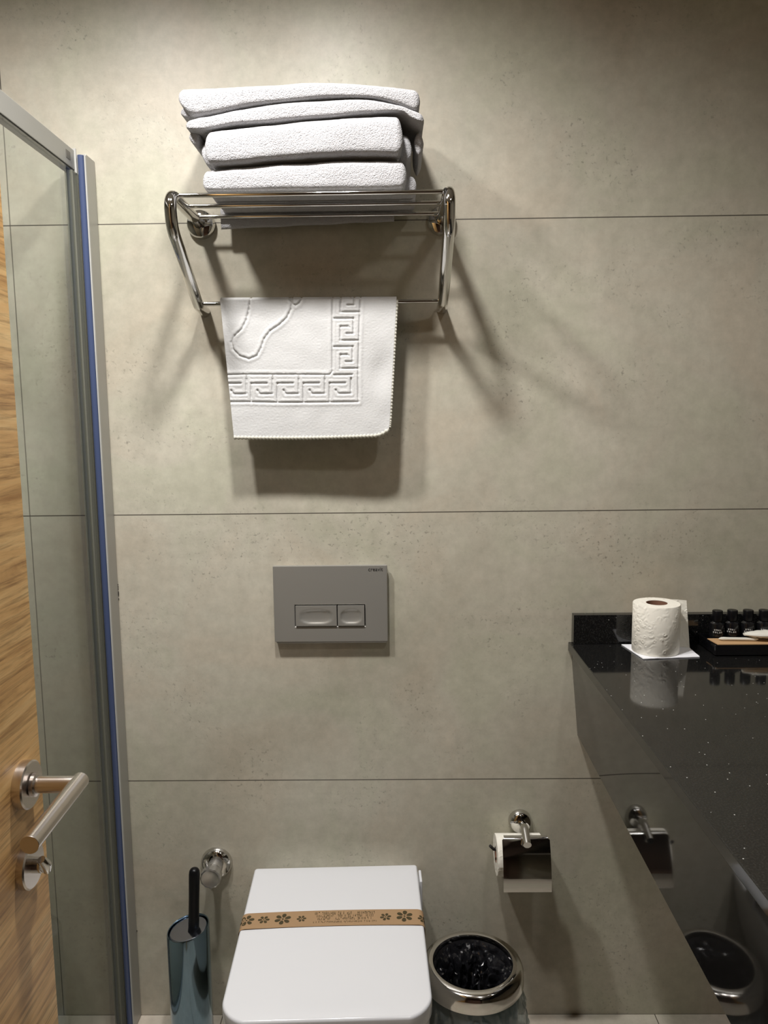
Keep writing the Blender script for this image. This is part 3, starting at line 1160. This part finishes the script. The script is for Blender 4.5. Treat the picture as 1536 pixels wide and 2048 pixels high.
for i in range(44):
    t = i / 43
    z = 0.2690 - 0.17 * t ** 1.05
    row = []
    for k in range(nl):
        a = 2 * PI * k / nl
        ca, sa = math.cos(a), math.sin(a)
        base = 0.0786 - 0.022 * t
        am = min(1.0, t * 4.5)
        q1 = abs(noise.noise(Vector((ca * 3.2, sa * 3.2, z * 16 + 2))))
        q2 = abs(noise.noise(Vector((ca * 7 + z * 30, sa * 7, z * 40))))
        q3 = noise.noise(Vector((ca * 14, sa * 14 + z * 50, z * 70)))
        r = base - am * (0.030 * q1 + 0.018 * q2 + 0.005 * q3)
        if t > 0.8:
            r *= max(0.02, 1 - ((t - 0.8) / 0.2) ** 1.4)
        row.append((wx + r * ca, wy + r * sa, z + am * (0.012 * q3 + 0.010 * q2)))
    P.append(row)
MB().grid(P, close_v=True).build('liner_inside', 'liner_black' if 'liner_black' in MATS else mat('liner_black', (0.012, 0.012, 0.014, 1), 0.15, Specular_IOR_Level=1.0), liner, angle=12)
P = []
for i in range(40):
    t = i / 39
    z = 0.2405 - 0.205 * t
    row = []
    for k in range(160):
        a = 2 * PI * k / 160
        bul = 0.0965 + 0.013 * math.sin(min(1, t * 1.25) * PI * 0.62) * (0.45 + 0.55 * max(0, math.cos(a - 0.25)) + 0.2 * max(0, math.cos(a + 2.3)))
        n1 = noise.noise(Vector((math.cos(a) * 3, math.sin(a) * 3, z * 7)))
        n2 = abs(noise.noise(Vector((math.cos(a) * 9 + z * 12, math.sin(a) * 9, z * 22 + 3)))) + 0.5 * abs(noise.noise(Vector((math.cos(a) * 18, math.sin(a) * 18 - z * 30, z * 50))))
        r = bul + min(1, t * 6) * (0.0045 * n1 + 0.0085 * n2)
        r = max(r, 0.0962)
        row.append((wx + r * math.cos(a), wy + r * math.sin(a), z + (0.012 * noise.noise(Vector((math.cos(a) * 4, math.sin(a) * 4, 1))) if i == 39 else 0)))
    P.append(row)
tag(MB().grid(P, close_v=True).build('liner_overhang', 'bag_film', liner, angle=14), 'translucent grey film hanging outside')

# ------------------------------------------------------------------ toilet roll holder
rx, rz_ = 0.274, 0.483
rh = thing('toilet_roll_holder', 'chrome toilet roll holder with cover flap on the wall', 'toilet roll holder', (rx, 0.0, 0.476))
Mr = Matrix.Translation((rx + 0.002, -0.0003, 0.477)) @ Matrix.Rotation(PI / 2, 4, 'X')
MB().lathe([(0.0262, 0.0), (0.0262, 0.006), (0.0245, 0.013), (0.0200, 0.0185), (0.0120, 0.0215), (0.0005, 0.0225)], 48, Mr).build('wall_flange', 'chrome', rh)
arm = fillet([(rx + 0.002, -0.018, 0.480), (rx + 0.001, -0.070, 0.497), (rx, -0.1120, 0.4830)], [0.03], 8)
MB().tube(arm, 0.0086, 24).build('support_arm', 'chrome', rh)
cx0, cx1 = rx - 0.0500, rx + 0.0510
cov = MB()
prof_c = [(-0.0800, 0.4868), (-0.0850, 0.4872), (-0.0890, 0.4855), (-0.0910, 0.4825)]
for k in range(23):
    p_ = math.radians(27 - 25 * (k / 21) ** 1.3)
    y_, z_ = prof_c[-1]
    prof_c.append((y_ - 0.0046 * math.sin(p_), z_ - 0.0046 * math.cos(p_)))
th = 0.0012
rows = []
for (y, z) in prof_c:
    rows.append([(cx0 + (0.0 if z < 0.484 else 0.004) + (cx1 - cx0 - (0.0 if z < 0.484 else 0.008)) * k / 6, y, z) for k in range(7)])
cov.grid(rows)
o_ = len(cov.v)
cov.v += [(x, y + th * 0.9, z - th * 0.45) for x, y, z in cov.v[:o_]]
cov.f += [tuple(o_ + i for i in reversed(f)) for f in cov.f]
nR = len(prof_c)
for j in range(nR - 1):
    for e in (0, 6):
        cov.f.append((j * 7 + e, (j + 1) * 7 + e, o_ + (j + 1) * 7 + e, o_ + j * 7 + e))
for i in range(6):
    for e in (0, (nR - 1) * 7):
        cov.f.append((e + i, e + i + 1, o_ + e + i + 1, o_ + e + i))
cov.build('cover_flap', 'chrome', rh, angle=40)
rc = (-0.0490, 0.4245)
wire = [(cx0 - 0.021, rc[0] - 0.006, rc[1] + 0.024), (cx0 - 0.0125, rc[0] - 0.002, rc[1] + 0.0135), (cx0 - 0.009, rc[0], rc[1] + 0.0118), (cx0 + 0.004, rc[0], rc[1] + 0.0118), (cx1 - 0.006, rc[0], rc[1] + 0.0118)]
MB().tube(wire, 0.0032, 12).build('roll_bar', 'dark_rubber', rh)
proll = thing('toilet_roll', 'white toilet roll under the chrome cover of the wall holder', 'toilet roll', (rx, rc[0], rc[1]))
Mq = Matrix.Translation((cx0 - 0.008, rc[0], rc[1])) @ Matrix.Rotation(PI / 2, 4, 'Y')
MB().lathe([(0.0170, 0.0), (0.0425, 0.0), (0.0435, 0.001), (0.0435, 0.098), (0.0425, 0.099), (0.0170, 0.099)], 64, Mq).build('paper', 'roll_paper', proll)
MB().lathe([(0.0168, 0.0005), (0.0168, 0.0985), (0.0160, 0.0985), (0.0160, 0.0005), (0.0168, 0.0005)], 40, Mq).build('core', 'core_card', proll)

# ------------------------------------------------------------------ vanity counter
ZC = 0.888
van = thing('vanity_counter', 'black speckled granite vanity counter with glossy front apron along the right wall', 'counter', (0.70, -0.8, ZC))
sl_ = MB()
sl_.box(0.3765, XR - 0.001, YF + 0.015, -0.0008, ZC - 0.020, ZC)
sl_.build('worktop', 'granite', van, bevel=0.002)
bs = MB().box(0.3835, XR - 0.001, -0.0205, -0.0008, ZC + 0.0004, ZC + 0.0640)
bs.build('backsplash', 'granite', van, bevel=0.0008)
ap = MB()
n = 10
P, Q = [], []
for i in range(n + 1):
    y = -0.0008 + (YF + 0.015 + 0.0008) * i / n
    xb = 0.4010 + 0.0195 * y
    P.append([(0.3835, y, ZC - 0.0204), (xb, y, 0.676)])
    Q.append([(0.4035, y, ZC - 0.0204), (xb + 0.02, y, 0.676)])
rows = [[P[i][0], P[i][1], Q[i][1], Q[i][0]] for i in range(n + 1)]
ap.loft(rows)
ap.build('apron', 'apron_stone', van, bevel=0.0)

# napkin under the roll
nk_ = MB()
pn = [wp(1257, 1284, -0.03), ]
C4 = [(0.4835, -0.030), (0.4985, -0.128), (0.6150, -0.118), (0.6180, -0.034)]
N_ = 16
rows, rows2 = [], []
for i in range(N_ + 1):
    r1, r2 = [], []
    for j in range(N_ + 1):
        u_, v_ = i / N_, j / N_
        x = (1 - u_) * ((1 - v_) * C4[0][0] + v_ * C4[1][0]) + u_ * ((1 - v_) * C4[3][0] + v_ * C4[2][0])
        y = (1 - u_) * ((1 - v_) * C4[0][1] + v_ * C4[1][1]) + u_ * ((1 - v_) * C4[3][1] + v_ * C4[2][1])
        dz = 0.0012 * max(0, noise.noise(Vector((x * 60, y * 60, 1)))) * max(0, (max(abs(u_ - .5), abs(v_ - .5)) - 0.36) / 0.14)
        r1.append((x, y, ZC + 0.0006 + dz))
        r2.append((x, y, ZC + 0.0022 + dz))
    rows.append(r1)
    rows2.append(r2)
nk_.grid(rows)
o_ = len(nk_.v)
nk_.grid(rows2)
L1 = N_ + 1
for k in range(N_):
    for a, b in ((k, k + 1), (N_ * L1 + k, N_ * L1 + k + 1), (k * L1, (k + 1) * L1), (k * L1 + N_, (k + 1) * L1 + N_)):
        nk_.f.append((a, b, o_ + b, o_ + a))
tag(nk_.build('paper_napkin', 'napkin_paper'), 'white paper napkin lying flat on the counter beneath the standing toilet roll', 'napkin')

# standing roll
qx, qy, qz = 0.5395, -0.0760, ZC + 0.0026
RQ, HQ = 0.0470, 0.1010
roll = thing('toilet_roll', 'white toilet roll standing upright on a napkin on the black counter', 'toilet roll', (qx, qy, qz))
Ms = Matrix.Translation((qx, qy, qz))
MB().lathe([(0.0212, 0.0), (RQ - 0.001, 0.0), (RQ, 0.0015), (RQ, HQ - 0.0015), (RQ - 0.001, HQ), (0.0212, HQ)], 80, Ms).build('paper', 'roll_paper', roll)
cr = MB()
for (r0, a) in ((0.0211, 1), (0.0200, -1)):
    pass
cr.lathe([(0.0211, 0.0002), (0.0211, HQ - 0.0006), (0.0200, HQ - 0.0006), (0.0200, 0.0002)], 56, Ms)
cr.build('core', 'core_card', roll)
# loose end hanging off the back right
P, Q = [], []
ns, nz = 26, 14
for i in range(ns + 1):
    s = i / ns
    row, row2 = [], []
    for j in range(nz + 1):
        t = j / nz
        a = math.radians(100 - 62 * min(1, s / 0.42))
        if s <= 0.42:
            x, y = qx + (RQ + 0.0006) * math.cos(a), qy + (RQ + 0.0006) * math.sin(a)
        else:
            q = (s - 0.42) / 0.58
            a1 = math.radians(38)
            x0_, y0_ = qx + (RQ + 0.0006) * math.cos(a1), qy + (RQ + 0.0006) * math.sin(a1)
            x = x0_ + 0.030 * q + 0.010 * q * (1 - t)
            y = y0_ - 0.006 * q - 0.006 * q * q
        row.append((x, y, qz + HQ * t))
        row2.append((x + 0.0004, y + 0.0003, qz + HQ * t))
    P.append(row)
    Q.append(row2)
sh = MB().grid(P)
o_ = len(sh.v)
sh.grid(Q)
for i in range(ns):
    for e in (0, nz):
        a, b = i * (nz + 1) + e, (i + 1) * (nz + 1) + e
        sh.f.append((a, b, o_ + b, o_ + a))
for j in range(nz):
    for e in (0, ns * (nz + 1)):
        sh.f.append((e + j, e + j + 1, o_ + e + j + 1, o_ + e + j))
sh.build('loose_sheet', 'roll_paper', roll)

# ------------------------------------------------------------------ amenity tray
tx0, tx1, ty0, ty1 = 0.648, 0.860, -0.112, -0.026
tray = MB()


def tloop(ins, z):
    return [(x, y, z) for x, y in rounded_rect(tx0 + ins, tx1 - ins, ty0 + ins, ty1 - ins, 0.004, 4)]


tray.loft([tloop(0.003, ZC + 0.0006), tloop(0.0, ZC + 0.003), tloop(0.0, ZC + 0.0225), tloop(0.0008, ZC + 0.0235), tloop(0.0030, ZC + 0.0230), tloop(0.0036, ZC + 0.007), tloop(0.012, ZC + 0.0062)])
tag(tray.build('amenity_tray', 'black_gloss'), 'rectangular black amenity tray on the counter right of the toilet roll', 'tray')
BG = 'small black bottles in the amenity tray'
b1 = thing('amenity_bottle', '', 'bottle', (0.676, -0.048, ZC + 0.0072), BG)
Mo = Matrix.Translation(b1.location)
MB().lathe([(0.0005, 0.0), (0.0140, 0.0), (0.0152, 0.0015), (0.0152, 0.040), (0.0140, 0.0455), (0.0090, 0.0490), (0.0080, 0.0510)], 40, Mo).build('bottle_body', 'black_gloss', b1)
MB().lathe([(0.0100, 0.0505), (0.0104, 0.0515), (0.0104, 0.0715), (0.0098, 0.0725), (0.0005, 0.0727)], 32, Mo).build('cap', 'black_plastic', b1)
lt = MB()
random.seed(3)
for row, (z, nl_, wd_) in enumerate(((0.0325, 4, 0.0155), (0.0275, 5, 0.0200))):
    for k in range(nl_):
        for st in range(3):
            x = -wd_ / 2 + wd_ * (k + 0.15) / nl_ + random.choice((0, 0.0008, 0.0016))
            if st < 2:
                q = [(x, z), (x + 0.0008, z), (x + 0.0008, z + 0.0030), (x, z + 0.0030)]
            else:
                x = -wd_ / 2 + wd_ * (k + 0.15) / nl_
                zz = z + random.choice((0, 0.0011, 0.0022))
                q = [(x, zz), (x + 0.0023, zz), (x + 0.0023, zz + 0.0008), (x, zz + 0.0008)]
            o_ = len(lt.v)
            for (xx, z2) in q:
                a = -PI / 2 + xx / 0.0154 - 0.35
                lt.v.append(Mo @ Vector((0.0154 * math.cos(a), 0.0154 * math.sin(a), z2)))
            lt.f.append((o_, o_ + 1, o_ + 2, o_ + 3))
lt.build('label_print', 'print_white', b1, recalc=False)
bl = ['small black bottle at the left end of the amenity tray', 'second small black bottle from the left in the amenity tray',
      'third small black bottle from the left in the amenity tray', 'fourth small black bottle from the left, behind the white sachet',
      'small black bottle at the right end of the amenity tray']
for i in range(5):
    b = b1 if i == 0 else copy_tree(b1)
    b.location = (0.676 + 0.0325 * i, -0.048 + random.uniform(-0.002, 0.002), ZC + 0.0072)
    b.rotation_euler.z = random.uniform(-0.15, 0.15)
    b['label'] = bl[i]
# kraft envelope leaning on the front edge of the tray
env = MB()
e0, e1 = ZC + 0.0242, ZC + 0.0256
pe = [(0.6485, -0.070), (0.6530, -0.1118), (0.770, -0.1128), (0.785, -0.070)]
env.add([(x, y, e0) for x, y in pe] + [(x, y, e1) for x, y in pe], [(0, 1, 2, 3)[::-1], (4, 5, 6, 7), (0, 1, 5, 4), (1, 2, 6, 5), (2, 3, 7, 6), (3, 0, 4, 7)])
tag(env.build('paper_packet', 'kraft_card'), 'flat brown kraft paper packet across the front of the amenity tray', 'packet')
swab = MB()
sp_ = [(0.665 + 0.078 * k / 16, -0.0865 - 0.006 * k / 16, e1 + 0.0042) for k in range(17)]
swab.tube(sp_, [0.0010, 0.0030, 0.0036, 0.0034] + [0.0032] * 9 + [0.0034, 0.0038, 0.0032, 0.0010], 12)
tag(swab.build('cotton_wrap', 'white_cotton'), 'thin white rolled wrapper lying on the kraft packet', 'wrapper')
sac = MB()
rows = []
for i in range(25):
    s = i / 24
    x = 0.716 + 0.095 * s
    pin = 0.35 + 0.65 * math.sin(PI * min(1, s * 2.2) / 2)
    row = []
    for k in range(16):
        a = 2 * PI * k / 16
        n1 = noise.noise(Vector((x * 120, math.cos(a) * 2, math.sin(a) * 2)))
        row.append((x, -0.088 + (0.017 * math.cos(a)) * pin, e1 + 0.0135 + (0.0070 + 0.002 * n1) * math.sin(a) * pin))
    rows.append(row)
sac.loft(rows)
tag(sac.build('paper_sachet', 'white_cotton', None, angle=25), 'crumpled white paper sachet at the right end of the amenity tray', 'sachet')
